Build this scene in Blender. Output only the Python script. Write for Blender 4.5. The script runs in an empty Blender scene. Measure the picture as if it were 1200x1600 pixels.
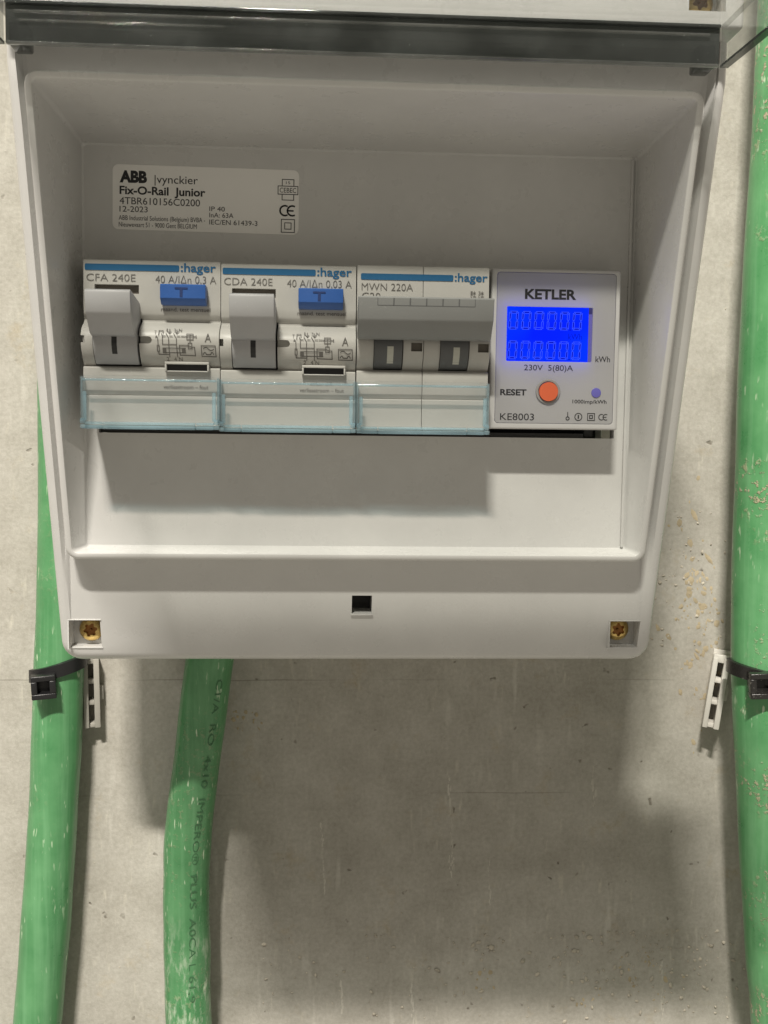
import bpy, bmesh, math, random
from mathutils import Vector, Matrix
C = bpy.context.scene.collection
SC = bpy.context.scene
MM = 0.001
random.seed(7)

# ------------------------------------------------------------------ camera, world, lamps, exposure
cam = bpy.data.cameras.new('camera')
camo = bpy.data.objects.new('camera', cam)
C.objects.link(camo)
SC.camera = camo
cam.sensor_fit = 'VERTICAL'
cam.sensor_height = 36.0
cam.lens = 36.0 * 1650 / 1600
cam.clip_start = 0.01
cam.clip_end = 50
right, up, back = (0.99828, -0.057304, 0.01242), (-0.007902, 0.078415, 0.996889), (-0.058099, -0.995272, 0.077828)
camo.matrix_world = Matrix(((right[0], up[0], back[0], 0.0), (right[1], up[1], back[1], -0.36),
                            (right[2], up[2], back[2], 0.0), (0, 0, 0, 1)))

world = bpy.data.worlds.new('World')
SC.world = world
world.use_nodes = True
wn, wl = world.node_tree.nodes, world.node_tree.links
wbg = wn['Background']
wtc = wn.new('ShaderNodeTexCoord')
wsep = wn.new('ShaderNodeSeparateXYZ')
wramp = wn.new('ShaderNodeValToRGB')
wmap = wn.new('ShaderNodeMapRange')
wmap.inputs['From Min'].default_value = -1
wl.new(wtc.outputs['Generated'], wsep.inputs[0])
wl.new(wsep.outputs['Z'], wmap.inputs['Value'])
wl.new(wmap.outputs[0], wramp.inputs[0])
wramp.color_ramp.elements[0].position = 0.2
wramp.color_ramp.elements[0].color = (1.12, 1.02, 0.85, 1)
wramp.color_ramp.elements[1].position = 0.7
wramp.color_ramp.elements[1].color = (0.31, 0.285, 0.245, 1)
wl.new(wramp.outputs[0], wbg.inputs['Color'])
wbg.inputs['Strength'].default_value = 0.465


def area(name, loc, aim, sx, sy, power, col):
    l = bpy.data.lights.new(name, 'AREA')
    l.shape = 'RECTANGLE'
    l.size, l.size_y = sx, sy
    l.energy = power
    l.color = col
    o = bpy.data.objects.new(name, l)
    C.objects.link(o)
    o.location = loc
    o.rotation_euler = (Vector(aim) - Vector(loc)).to_track_quat('-Z', 'Y').to_euler()
    return o


area('ceiling_lamp', (-0.46, -2.4, 2.75), (0, 0, 0), 0.42, 0.09, 214, (1.0, 0.94, 0.85))
area('ceiling_tube', (-1.0, -1.3, 2.2), (0, 0, 0), 1.2, 0.10, 28, (1.0, 0.95, 0.87))

vs = SC.view_settings
vs.view_transform = 'Standard'
vs.look = 'None'
vs.exposure = 0.0
vs.gamma = 1.0
vs.use_curve_mapping = False
SC.cycles.max_bounces = 14
SC.cycles.transparent_max_bounces = 24


# ------------------------------------------------------------------ materials
def newmat(name):
    m = bpy.data.materials.new(name)
    m.use_nodes = True
    return m, m.node_tree.nodes, m.node_tree.links


def noise(nt, scale, detail=4, rough=0.6, vec=None):
    n = nt.nodes.new('ShaderNodeTexNoise')
    n.inputs['Scale'].default_value = scale
    n.inputs['Detail'].default_value = detail
    n.inputs['Roughness'].default_value = rough
    if vec is not None:
        nt.links.new(vec, n.inputs['Vector'])
    return n


def ramp(nt, src, p0, p1, c0=(0, 0, 0, 1), c1=(1, 1, 1, 1)):
    r = nt.nodes.new('ShaderNodeValToRGB')
    r.color_ramp.elements[0].position = p0
    r.color_ramp.elements[1].position = p1
    r.color_ramp.elements[0].color = c0
    r.color_ramp.elements[1].color = c1
    nt.links.new(src, r.inputs[0])
    return r


def mixc(nt, fac, a, b, mode='MIX'):
    m = nt.nodes.new('ShaderNodeMix')
    m.data_type = 'RGBA'
    m.blend_type = mode
    for sock, v in ((m.inputs[0], fac), (m.inputs[6], a), (m.inputs[7], b)):
        if hasattr(v, 'is_linked'):
            nt.links.new(v, sock)
        else:
            sock.default_value = v
    return m.outputs[2]


def rgba(c):
    return (c[0], c[1], c[2], 1)


def plastic(name, col, rough=0.4, var=0.04, bump=0.02, bscale=2500, dust=0.0, spec=0.5):
    m, n, l = newmat(name)
    nt = m.node_tree
    b = n['Principled BSDF']
    tc = n.new('ShaderNodeTexCoord')
    v = tc.outputs['Object']
    n1 = noise(nt, 90, 5, 0.6, v)
    r1 = ramp(nt, n1.outputs['Fac'], 0.3, 0.7, rgba([c * (1 - var) for c in col]), rgba([min(1, c * (1 + var)) for c in col]))
    out = r1.outputs[0]
    if dust:
        n3 = noise(nt, 1400, 2, 0.5, v)
        n4 = noise(nt, 60, 3, 0.5, v)
        mm = n.new('ShaderNodeMath')
        mm.operation = 'MULTIPLY'
        l.new(ramp(nt, n3.outputs['Fac'], 0.66, 0.72).outputs[0], mm.inputs[0])
        l.new(ramp(nt, n4.outputs['Fac'], 0.45, 0.7).outputs[0], mm.inputs[1])
        m2 = n.new('ShaderNodeMath')
        m2.operation = 'MULTIPLY'
        m2.inputs[1].default_value = dust
        l.new(mm.outputs[0], m2.inputs[0])
        out = mixc(nt, m2.outputs[0], out, (0.75, 0.72, 0.66, 1))
    l.new(out, b.inputs['Base Color'])
    n5 = noise(nt, 140, 4, 0.6, v)
    rr = n.new('ShaderNodeMapRange')
    rr.inputs['To Min'].default_value = max(0.02, rough - 0.08)
    rr.inputs['To Max'].default_value = rough + 0.1
    l.new(n5.outputs['Fac'], rr.inputs['Value'])
    l.new(rr.outputs[0], b.inputs['Roughness'])
    b.inputs['Specular IOR Level'].default_value = spec
    if bump:
        n2 = noise(nt, bscale, 2, 0.5, v)
        bp = n.new('ShaderNodeBump')
        bp.inputs['Strength'].default_value = bump
        bp.inputs['Distance'].default_value = 0.0004
        l.new(n2.outputs['Fac'], bp.inputs['Height'])
        l.new(bp.outputs[0], b.inputs['Normal'])
    return m


def clear(name, tint, gloss=0.06, haze=0.03, hazecol=(0.7, 0.72, 0.72), ior=1.5, spots=0.0):
    """thin clear plastic: tinted see-through, fresnel shine, a little haze and dust"""
    m, n, l = newmat(name)
    nt = m.node_tree
    n.remove(n['Principled BSDF'])
    tr = n.new('ShaderNodeBsdfTransparent')
    tr.inputs[0].default_value = rgba(tint)
    gl = n.new('ShaderNodeBsdfGlossy')
    gl.inputs['Roughness'].default_value = gloss
    fr = n.new('ShaderNodeFresnel')
    # the node flips the index on back faces; a thin sheet reflects alike from both sides
    ge = n.new('ShaderNodeNewGeometry')
    im = n.new('ShaderNodeMapRange')
    im.inputs['To Min'].default_value = ior
    im.inputs['To Max'].default_value = 1 / ior
    l.new(ge.outputs['Backfacing'], im.inputs['Value'])
    l.new(im.outputs[0], fr.inputs[0])
    df = n.new('ShaderNodeBsdfDiffuse')
    df.inputs[0].default_value = rgba(hazecol)
    mx = n.new('ShaderNodeMixShader')
    tc = n.new('ShaderNodeTexCoord')
    n1 = noise(nt, 900, 3, 0.6, tc.outputs['Object'])
    n2 = noise(nt, 45, 3, 0.6, tc.outputs['Object'])
    r1 = ramp(nt, n1.outputs['Fac'], 0.68, 0.74)
    mr = n.new('ShaderNodeMapRange')
    mr.inputs['From Min'].default_value = 0.35
    mr.inputs['From Max'].default_value = 0.75
    mr.inputs['To Min'].default_value = haze * 0.4
    mr.inputs['To Max'].default_value = haze * 1.6
    l.new(n2.outputs['Fac'], mr.inputs['Value'])
    md = n.new('ShaderNodeMath')
    md.operation = 'MULTIPLY_ADD'
    md.inputs[1].default_value = spots
    l.new(r1.outputs[0], md.inputs[0])
    l.new(mr.outputs[0], md.inputs[2])
    l.new(md.outputs[0], mx.inputs[0])
    l.new(tr.outputs[0], mx.inputs[1])
    l.new(df.outputs[0], mx.inputs[2])
    m2 = n.new('ShaderNodeMixShader')
    l.new(fr.outputs[0], m2.inputs[0])
    l.new(mx.outputs[0], m2.inputs[1])
    l.new(gl.outputs[0], m2.inputs[2])
    l.new(m2.outputs[0], n['Material Output'].inputs['Surface'])
    return m


def flat(name, col, rough=0.6, metal=0.0, emit=None, strength=1.0):
    m, n, l = newmat(name)
    b = n['Principled BSDF']
    b.inputs['Base Color'].default_value = rgba(col)
    b.inputs['Roughness'].default_value = rough
    b.inputs['Metallic'].default_value = metal
    if emit:
        b.inputs['Specular IOR Level'].default_value = 0.08
        b.inputs['Emission Color'].default_value = rgba(emit)
        b.inputs['Emission Strength'].default_value = strength
    return m


def wall_mat():
    m, n, l = newmat('concrete')
    nt = m.node_tree
    b = n['Principled BSDF']
    tc = n.new('ShaderNodeTexCoord')
    v = tc.outputs['Object']
    big = noise(nt, 14, 5, 0.62, v)
    col = ramp(nt, big.outputs['Fac'], 0.36, 0.64, (0.335, 0.313, 0.265, 1), (0.50, 0.48, 0.43, 1)).outputs[0]
    mid = noise(nt, 70, 6, 0.7, v)
    col = mixc(nt, 0.5, col, ramp(nt, mid.outputs['Fac'], 0.34, 0.66, (0.30, 0.28, 0.235, 1), (0.56, 0.54, 0.485, 1)).outputs[0])
    # yellowish stains
    st = noise(nt, 55, 5, 0.75, v)
    col = mixc(nt, ramp(nt, st.outputs['Fac'], 0.58, 0.70, (0, 0, 0, 1), (0.55, 0.55, 0.55, 1)).outputs[0], col, (0.40, 0.32, 0.19, 1))
    # pale scratches, steep
    mp = n.new('ShaderNodeMapping')
    mp.inputs['Rotation'].default_value = (0, 0.16, 0)
    mp.inputs['Scale'].default_value = (210, 1, 30)
    l.new(v, mp.inputs['Vector'])
    sc = noise(nt, 1.0, 2, 0.5, mp.outputs[0])
    msk = noise(nt, 21, 3, 0.6, v)
    mk = ramp(nt, msk.outputs['Fac'], 0.42, 0.58)

    def masked(sock, amt):
        a = n.new('ShaderNodeMath')
        a.operation = 'MULTIPLY'
        l.new(sock, a.inputs[0])
        l.new(mk.outputs[0], a.inputs[1])
        c = n.new('ShaderNodeMath')
        c.operation = 'MULTIPLY'
        c.inputs[1].default_value = amt
        l.new(a.outputs[0], c.inputs[0])
        return c.outputs[0]
    col = mixc(nt, masked(ramp(nt, sc.outputs['Fac'], 0.61, 0.72).outputs[0], 0.75), col, (0.62, 0.60, 0.54, 1))
    mp2 = n.new('ShaderNodeMapping')
    mp2.inputs['Rotation'].default_value = (0, -0.5, 0)
    mp2.inputs['Scale'].default_value = (420, 1, 90)
    l.new(v, mp2.inputs['Vector'])
    sc2 = noise(nt, 1.0, 2, 0.5, mp2.outputs[0])
    col = mixc(nt, masked(ramp(nt, sc2.outputs['Fac'], 0.61, 0.72).outputs[0], 0.7), col, (0.60, 0.57, 0.48, 1))
    # fine grain and dark pores
    fine = noise(nt, 700, 4, 0.7, v)
    col = mixc(nt, 0.34, col, ramp(nt, fine.outputs['Fac'], 0.25, 0.75, (0.25, 0.24, 0.2, 1), (0.62, 0.6, 0.55, 1)).outputs[0])
    vo = n.new('ShaderNodeTexVoronoi')
    vo.inputs['Scale'].default_value = 120
    vo.inputs['Randomness'].default_value = 1
    pd = noise(nt, 180, 2, 0.6, v)
    pv = n.new('ShaderNodeVectorMath')
    pv.operation = 'MULTIPLY_ADD'
    pv.inputs[1].default_value = (0.007, 0.007, 0.007)
    l.new(pd.outputs['Color'], pv.inputs[0])
    l.new(v, pv.inputs[2])
    l.new(pv.outputs[0], vo.inputs['Vector'])
    pores = ramp(nt, vo.outputs['Distance'], 0.04, 0.10, (0.75, 0.75, 0.75, 1), (0, 0, 0, 1)).outputs[0]
    pm = noise(nt, 38, 2, 0.5, v)
    pmul = n.new('ShaderNodeMath')
    pmul.operation = 'MULTIPLY'
    l.new(pores, pmul.inputs[0])
    l.new(ramp(nt, pm.outputs['Fac'], 0.46, 0.54).outputs[0], pmul.inputs[1])
    col = mixc(nt, pmul.outputs[0], col, (0.16, 0.14, 0.11, 1))
    # faint horizontal joint line left by the formwork
    sp = n.new('ShaderNodeSeparateXYZ')
    l.new(v, sp.inputs[0])
    wob = n.new('ShaderNodeMath')
    wob.operation = 'MULTIPLY_ADD'
    wob.inputs[1].default_value = 0.0016
    l.new(noise(nt, 25, 3, 0.6, v).outputs['Fac'], wob.inputs[0])
    l.new(sp.outputs['Z'], wob.inputs[2])
    for zl, amt in ((-0.0858, 0.4), (-0.1262, 0.45)):
        cmp_ = n.new('ShaderNodeMath')
        cmp_.operation = 'COMPARE'
        cmp_.inputs[1].default_value = zl
        cmp_.inputs[2].default_value = 0.00022
        l.new(wob.outputs[0], cmp_.inputs[0])
        gate = noise(nt, 16, 1, 0.5, v) if amt < 0.42 else noise(nt, 19, 1, 0.5, v)
        gm = n.new('ShaderNodeMath')
        gm.operation = 'MULTIPLY'
        l.new(cmp_.outputs[0], gm.inputs[0])
        l.new(ramp(nt, gate.outputs['Fac'], 0.42, 0.6, (0, 0, 0, 1), (amt, amt, amt, 1)).outputs[0], gm.inputs[1])
        col = mixc(nt, gm.outputs[0], col, (0.14, 0.125, 0.1, 1))
    l.new(col, b.inputs['Base Color'])
    b.inputs['Roughness'].default_value = 0.82
    b.inputs['Specular IOR Level'].default_value = 0.3
    bp = n.new('ShaderNodeBump')
    bp.inputs['Strength'].default_value = 0.45
    bp.inputs['Distance'].default_value = 0.0007
    l.new(mid.outputs['Fac'], bp.inputs['Height'])
    bp2 = n.new('ShaderNodeBump')
    bp2.inputs['Strength'].default_value = 0.35
    bp2.inputs['Distance'].default_value = 0.0003
    l.new(fine.outputs['Fac'], bp2.inputs['Height'])
    l.new(bp.outputs[0], bp2.inputs['Normal'])
    bp3 = n.new('ShaderNodeBump')
    bp3.inputs['Strength'].default_value = 0.6
    bp3.inputs['Distance'].default_value = 0.0005
    bp3.invert = True
    l.new(pmul.outputs[0], bp3.inputs['Height'])
    l.new(bp2.outputs[0], bp3.inputs['Normal'])
    l.new(bp3.outputs[0], b.inputs['Normal'])
    return m


def cable_mat(name, dirt, scuff=None, pale=1.0):
    m, n, l = newmat(name)
    nt = m.node_tree
    b = n['Principled BSDF']
    tc = n.new('ShaderNodeTexCoord')
    v = tc.outputs['Object']
    n1 = noise(nt, 60, 4, 0.6, v)
    col = ramp(nt, n1.outputs['Fac'], 0.3, 0.7, (0.058 * pale, 0.215 * pale, 0.080 * pale, 1), (0.115 * pale, 0.31 * pale, 0.135 * pale, 1)).outputs[0]
    # rubbed streaks along the jacket
    mp = n.new('ShaderNodeMapping')
    mp.inputs['Scale'].default_value = (420, 420, 14)
    l.new(v, mp.inputs['Vector'])
    s = noise(nt, 1.0, 3, 0.6, mp.outputs[0])
    col = mixc(nt, ramp(nt, s.outputs['Fac'], 0.45, 0.75, (0, 0, 0, 1), (0.4, 0.4, 0.4, 1)).outputs[0], col, (0.21, 0.45, 0.235, 1))
    # short slanted scratches
    mp2 = n.new('ShaderNodeMapping')
    mp2.inputs['Rotation'].default_value = (0, 0.5, 0)
    mp2.inputs['Scale'].default_value = (900, 500, 170)
    l.new(v, mp2.inputs['Vector'])
    s2 = noise(nt, 1.0, 2, 0.5, mp2.outputs[0])
    g2 = noise(nt, 55, 2, 0.5, v)
    mm = n.new('ShaderNodeMath')
    mm.operation = 'MULTIPLY'
    l.new(ramp(nt, s2.outputs['Fac'], 0.65, 0.70).outputs[0], mm.inputs[0])
    l.new(ramp(nt, g2.outputs['Fac'], 0.42, 0.6).outputs[0], mm.inputs[1])
    col = mixc(nt, mm.outputs[0], col, (0.52, 0.66, 0.46, 1))
    # mortar dirt
    d = noise(nt, 520, 4, 0.65, v)
    dg = noise(nt, 28, 2, 0.5, v)
    m3 = n.new('ShaderNodeMath')
    m3.operation = 'MULTIPLY'
    l.new(ramp(nt, d.outputs['Fac'], 0.56, 0.63).outputs[0], m3.inputs[0])
    l.new(ramp(nt, dg.outputs['Fac'], 0.46, 0.6).outputs[0], m3.inputs[1])
    m4 = n.new('ShaderNodeMath')
    m4.operation = 'MULTIPLY'
    m4.inputs[1].default_value = dirt
    l.new(m3.outputs[0], m4.inputs[0])
    col = mixc(nt, m4.outputs[0], col, (0.50, 0.42, 0.29, 1))
    if scuff is not None:
        sp = n.new('ShaderNodeSeparateXYZ')
        l.new(v, sp.inputs[0])
        mr = n.new('ShaderNodeMapRange')
        mr.inputs['From Min'].default_value = scuff + 0.008
        mr.inputs['From Max'].default_value = scuff - 0.012
        l.new(sp.outputs['Z'], mr.inputs['Value'])
        mp3 = n.new('ShaderNodeMapping')
        mp3.inputs['Rotation'].default_value = (0, 0.6, 0)
        mp3.inputs['Scale'].default_value = (420, 420, 130)
        l.new(v, mp3.inputs['Vector'])
        s3 = noise(nt, 1.0, 5, 0.7, mp3.outputs[0])
        ms = n.new('ShaderNodeMath')
        ms.operation = 'MULTIPLY'
        l.new(ramp(nt, s3.outputs['Fac'], 0.5, 0.66, (0, 0, 0, 1), (0.8, 0.8, 0.8, 1)).outputs[0], ms.inputs[0])
        l.new(mr.outputs[0], ms.inputs[1])
        col = mixc(nt, ms.outputs[0], col, (0.46, 0.56, 0.42, 1))
    l.new(col, b.inputs['Base Color'])
    rr = ramp(nt, n1.outputs['Fac'], 0.3, 0.7, (0.24, 0.24, 0.24, 1), (0.40, 0.40, 0.40, 1))
    l.new(rr.outputs[0], b.inputs['Roughness'])
    bp = n.new('ShaderNodeBump')
    bp.inputs['Strength'].default_value = 0.4
    bp.inputs['Distance'].default_value = 0.0005
    l.new(s.outputs['Fac'], bp.inputs['Height'])
    bp2 = n.new('ShaderNodeBump')
    bp2.inputs['Strength'].default_value = 0.8
    bp2.inputs['Distance'].default_value = 0.0004
    l.new(m4.outputs[0], bp2.inputs['Height'])
    l.new(bp.outputs[0], bp2.inputs['Normal'])
    l.new(bp2.outputs[0], b.inputs['Normal'])
    return m


def face_mat():
    """thin pearl faceplate that lets the back light of the screen glow through"""
    m, n, l = newmat('faceplate_plastic')
    b = n['Principled BSDF']
    b.inputs['Base Color'].default_value = (0.53, 0.525, 0.515, 1)
    b.inputs['Roughness'].default_value = 0.35
    t = n.new('ShaderNodeBsdfTranslucent')
    t.inputs[0].default_value = (0.75, 0.75, 0.8, 1)
    mx = n.new('ShaderNodeMixShader')
    mx.inputs[0].default_value = 0.42
    l.new(b.outputs[0], mx.inputs[1])
    l.new(t.outputs[0], mx.inputs[2])
    l.new(mx.outputs[0], n['Material Output'].inputs['Surface'])
    return m


def brass_mat(name, col):
    m, n, l = newmat(name)
    b = n['Principled BSDF']
    nt = m.node_tree
    tc = n.new('ShaderNodeTexCoord')
    n1 = noise(nt, 700, 3, 0.6, tc.outputs['Object'])
    c = ramp(nt, n1.outputs['Fac'], 0.3, 0.7, rgba([x * 0.7 for x in col]), rgba(col)).outputs[0]
    l.new(c, b.inputs['Base Color'])
    b.inputs['Metallic'].default_value = 1
    b.inputs['Roughness'].default_value = 0.28
    bp = n.new('ShaderNodeBump')
    bp.inputs['Strength'].default_value = 0.4
    bp.inputs['Distance'].default_value = 0.0003
    l.new(n1.outputs['Fac'], bp.inputs['Height'])
    l.new(bp.outputs[0], b.inputs['Normal'])
    return m


M = {
    'wall': wall_mat(),
    'box': plastic('grey_box_plastic', (0.59, 0.587, 0.57), 0.28, 0.03, 0.05, 3000, 0.25),
    'innershade': plastic('inside_shade', (0.05, 0.05, 0.05), 0.6),  # near black in place of the shade inside the box
    'white': plastic('warm_white_plastic', (0.475, 0.465, 0.435), 0.40, 0.03, 0.04, 3500, 0.3),
    'toggle': plastic('light_grey_toggle', (0.39, 0.39, 0.395), 0.42, 0.05, 0.05, 3500, 0.2),
    'bar': plastic('mid_grey_bar', (0.225, 0.23, 0.225), 0.42, 0.04, 0.04, 3500, 0.1),
    'darkbar': plastic('dark_grey_toggle', (0.105, 0.108, 0.11), 0.45, 0.04, 0.03),
    'mark': plastic('pale_mark', (0.50, 0.50, 0.44), 0.5),
    'brown': plastic('brown_window', (0.12, 0.105, 0.085), 0.4),
    'black': plastic('black_plastic', (0.012, 0.012, 0.013), 0.38, 0.1, 0.05, 2000, 0.0),
    'dustyblack': plastic('dusty_black_plastic', (0.02, 0.019, 0.018), 0.26, 0.2, 0.25, 900, 1.0),
    'blue': plastic('blue_button', (0.028, 0.105, 0.36), 0.4, 0.05, 0.04),
    'blueprint': flat('blue_print', (0.008, 0.105, 0.24), 0.45),
    'greyprint': flat('grey_print', (0.13, 0.122, 0.112), 0.6),
    'darkprint': flat('black_print', (0.012, 0.012, 0.014), 0.5),
    'bluedark': flat('dark_blue_print', (0.012, 0.035, 0.14), 0.5),
    'clear': clear('clear_cover', (0.985, 0.992, 0.995), 0.04, 0.03, (0.7, 0.76, 0.78), 1.45, 0.12),
    'clearedge': clear('clear_cover_edge', (0.80, 0.885, 0.915), 0.03, 0.22, (0.55, 0.76, 0.85), 1.75),  # bluish edges; the pale diffuse part stands in for their glints
    'door': clear('clear_door', (0.865, 0.875, 0.865), 0.03, 0.08, (0.65, 0.65, 0.63), 1.42, 0.25),
    'dooredge': clear('refraction_dark_edge', (0.33, 0.35, 0.34), 0.07, 0.30, (0.15, 0.16, 0.155), 1.5, 0.25),  # clear plastic too; the dark tint stands in for its refraction
    'meter': plastic('meter_body', (0.51, 0.505, 0.50), 0.36, 0.02, 0.02, 3000, 0.15),
    'face': face_mat(),
    'screen': flat('lit_blue_screen', (0.0, 0.0, 0.02), 0.3, 0, (0.0, 0.022, 1.0), 1.15),
    'segment': flat('screen_segment', (0.0, 0.0, 0.02), 0.3, 0, (0.0, 0.008, 0.60), 1.0),
    'segedge': flat('screen_segment_edge', (0.0, 0.0, 0.02), 0.3, 0, (0.06, 0.12, 1.0), 1.12),
    'orange': plastic('orange_button', (0.60, 0.115, 0.045), 0.42, 0.06, 0.05),
    'ring': plastic('grey_ring', (0.27, 0.265, 0.26), 0.4),
    'lamp': plastic('violet_lamp', (0.13, 0.12, 0.42), 0.25),
    'sticker': plastic('white_sticker', (0.84, 0.83, 0.80), 0.32, 0.01, 0.01),
    'brass': brass_mat('brass', (0.80, 0.58, 0.22)),
    'darkbrass': brass_mat('dark_brass', (0.30, 0.14, 0.05)),  # darker brown tone for the screw sockets
    'clip': plastic('clip_white', (0.62, 0.60, 0.55), 0.45, 0.04, 0.05, 2000, 0.5),
    'clipgrey': plastic('clip_grey', (0.36, 0.345, 0.305), 0.5, 0.05, 0.05, 2000, 0.5),
    'cable': cable_mat('green_jacket', 0.12),
    'cablescuffed': cable_mat('green_scuffed_jacket', 0.2, -0.168),
    'cabledirty': cable_mat('green_dirty_jacket', 0.95, None, 1.25),
    'crumb': plastic('mortar', (0.50, 0.46, 0.38), 0.9, 0.25, 0.3, 900),
    'tan': plastic('tan_plaster', (0.44, 0.37, 0.25), 0.9, 0.3, 0.3, 900),
    'drip': plastic('pale_drip', (0.52, 0.50, 0.44), 0.85, 0.2, 0.2, 900),
    'cableprint': flat('cable_print', (0.055, 0.16, 0.07), 0.6),
}


# the back light is not quite even: a little brighter in random patches
_s = M['screen'].node_tree
_tc2 = _s.nodes.new('ShaderNodeTexCoord')
_n = noise(_s, 55, 2, 0.5, _tc2.outputs['Object'])
_r = ramp(_s, _n.outputs['Fac'], 0.35, 0.68, (0.0, 0.012, 0.95, 1), (0.0, 0.038, 1.0, 1))
_s.links.new(_r.outputs[0], _s.nodes['Principled BSDF'].inputs['Emission Color'])

# ------------------------------------------------------------------ mesh helpers (all in millimetres; y = d - 360)
def Y(d):
    return d - 360.0


def finish(bm, name, mats, angle=38):
    me = bpy.data.meshes.new(name)
    bmesh.ops.recalc_face_normals(bm, faces=bm.faces)
    bm.to_mesh(me)
    bm.free()
    for m in (mats if isinstance(mats, (list, tuple)) else [mats]):
        me.materials.append(m)
    smooth(me, angle)
    return me


def smooth(me, angle=38):
    if angle:
        me.polygons.foreach_set('use_smooth', [True] * len(me.polygons))
        me.set_sharp_from_angle(angle=math.radians(angle))


ORIGIN = {}


def link(name, me, parent=None):
    """scale a millimetre mesh to metres, make it relative to its thing's base and link it"""
    root = parent
    while root is not None and root.parent is not None:
        root = root.parent
    off = Vector(ORIGIN.get(root.name, (0, 0, 0))) if root else Vector((0, 0, 0))
    me.transform(Matrix.Scale(MM, 4) @ Matrix.Translation(-off))
    o = bpy.data.objects.new(name, me)
    C.objects.link(o)
    if parent:
        o.parent = parent
    return o


def obj(name, bm, mats, parent=None, angle=38):
    return link(name, finish(bm, name, mats, angle), parent)


def thing(name, label, cat, loc, group=None):
    o = bpy.data.objects.new(name, None)
    C.objects.link(o)
    o.empty_display_size = 0.01
    o.location = Vector(loc) * MM
    ORIGIN[o.name] = loc
    tag(o, label, cat, group)
    return o


def tag(o, label, cat, group=None):
    o['label'] = label
    o['category'] = cat
    if group:
        o['group'] = group


def box(bm, x0, x1, y0, y1, z0, z1, bev=0.0, seg=2, mi=0):
    r = bmesh.ops.create_cube(bm, size=1)
    vsx = r['verts']
    for v in vsx:
        v.co = Vector(((x0 + x1) / 2 + v.co.x * (x1 - x0), (y0 + y1) / 2 + v.co.y * (y1 - y0), (z0 + z1) / 2 + v.co.z * (z1 - z0)))
    fs = set(f for v in vsx for f in v.link_faces)
    for f in fs:
        f.material_index = mi
    if bev:
        es = set(e for v in vsx for e in v.link_edges)
        r2 = bmesh.ops.bevel(bm, geom=list(es), offset=bev, segments=seg, affect='EDGES', profile=0.5)
        for f in r2['faces']:
            f.material_index = mi
    return vsx


def prism(bm, prof, x0, x1, bev=0.0, mi=0):
    """profile of (z, d) points extruded along x"""
    a = [bm.verts.new((x0, Y(d), z)) for z, d in prof]
    b = [bm.verts.new((x1, Y(d), z)) for z, d in prof]
    n = len(prof)
    fs = [bm.faces.new(a), bm.faces.new(b[::-1])]
    cap = [e for f in fs for e in f.edges]
    for i in range(n):
        fs.append(bm.faces.new((a[i], b[i], b[(i + 1) % n], a[(i + 1) % n])))
    for f in fs:
        f.material_index = mi
    if bev:
        bmesh.ops.bevel(bm, geom=cap, offset=bev, segments=2, affect='EDGES', profile=0.5)


def cyl(bm, cx, cz, r, d0, d1, n=32, bev=0.0, mi=0):
    """disc-like cylinder facing the viewer side, from depth d0 (near) to d1"""
    a = [bm.verts.new((cx + r * math.cos(2 * math.pi * i / n), Y(d0), cz + r * math.sin(2 * math.pi * i / n))) for i in range(n)]
    b = [bm.verts.new((v.co.x, Y(d1), v.co.z)) for v in a]
    fa = bm.faces.new(a)
    fs = [fa, bm.faces.new(b[::-1])] + [bm.faces.new((a[i], b[i], b[(i + 1) % n], a[(i + 1) % n])) for i in range(n)]
    for f in fs:
        f.material_index = mi
    if bev:
        bmesh.ops.bevel(bm, geom=list(fa.edges), offset=bev, segments=3, affect='EDGES', profile=0.5)


def cut(me, cutter_bm):
    """subtract closed cutters from a millimetre mesh, returning a new mesh"""
    cm = bpy.data.meshes.new('cutter')
    bmesh.ops.recalc_face_normals(cutter_bm, faces=cutter_bm.faces)
    cutter_bm.to_mesh(cm)
    cutter_bm.free()
    a = bpy.data.objects.new('cut_a', me)
    b = bpy.data.objects.new('cut_b', cm)
    C.objects.link(a)
    C.objects.link(b)
    md = a.modifiers.new('b', 'BOOLEAN')
    md.operation = 'DIFFERENCE'
    md.solver = 'EXACT'
    md.object = b
    dg = bpy.context.evaluated_depsgraph_get()
    dg.update()
    out = bpy.data.meshes.new_from_object(a.evaluated_get(dg))
    bpy.data.objects.remove(a)
    bpy.data.objects.remove(b)
    bpy.data.meshes.remove(cm)
    smooth(out)
    return out


def interp(prof):
    ps = sorted(prof)

    def f(z):
        if z <= ps[0][0]:
            return ps[0][1]
        for (z0, d0), (z1, d1) in zip(ps, ps[1:]):
            if z0 <= z <= z1:
                return d0 if z1 == z0 else d0 + (d1 - d0) * (z - z0) / (z1 - z0)
        return ps[-1][1]
    return f


_tc = {}


def text_tris(s, bold):
    key = (s, bold)
    if key in _tc:
        return _tc[key]
    cu = bpy.data.curves.new('t', 'FONT')
    cu.body = s
    cu.resolution_u = 4
    cu.offset = bold
    o = bpy.data.objects.new('t', cu)
    C.objects.link(o)
    dg = bpy.context.evaluated_depsgraph_get()
    dg.update()
    me = bpy.data.meshes.new_from_object(o.evaluated_get(dg))
    vv = [(v.co.x, v.co.y) for v in me.vertices]
    ff = [tuple(p.vertices) for p in me.polygons]
    bpy.data.objects.remove(o)
    bpy.data.curves.remove(cu)
    bpy.data.meshes.remove(me)
    _tc[key] = (vv, ff)
    return vv, ff


CAP = max(y for x, y in text_tris('H', 0)[0])


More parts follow.
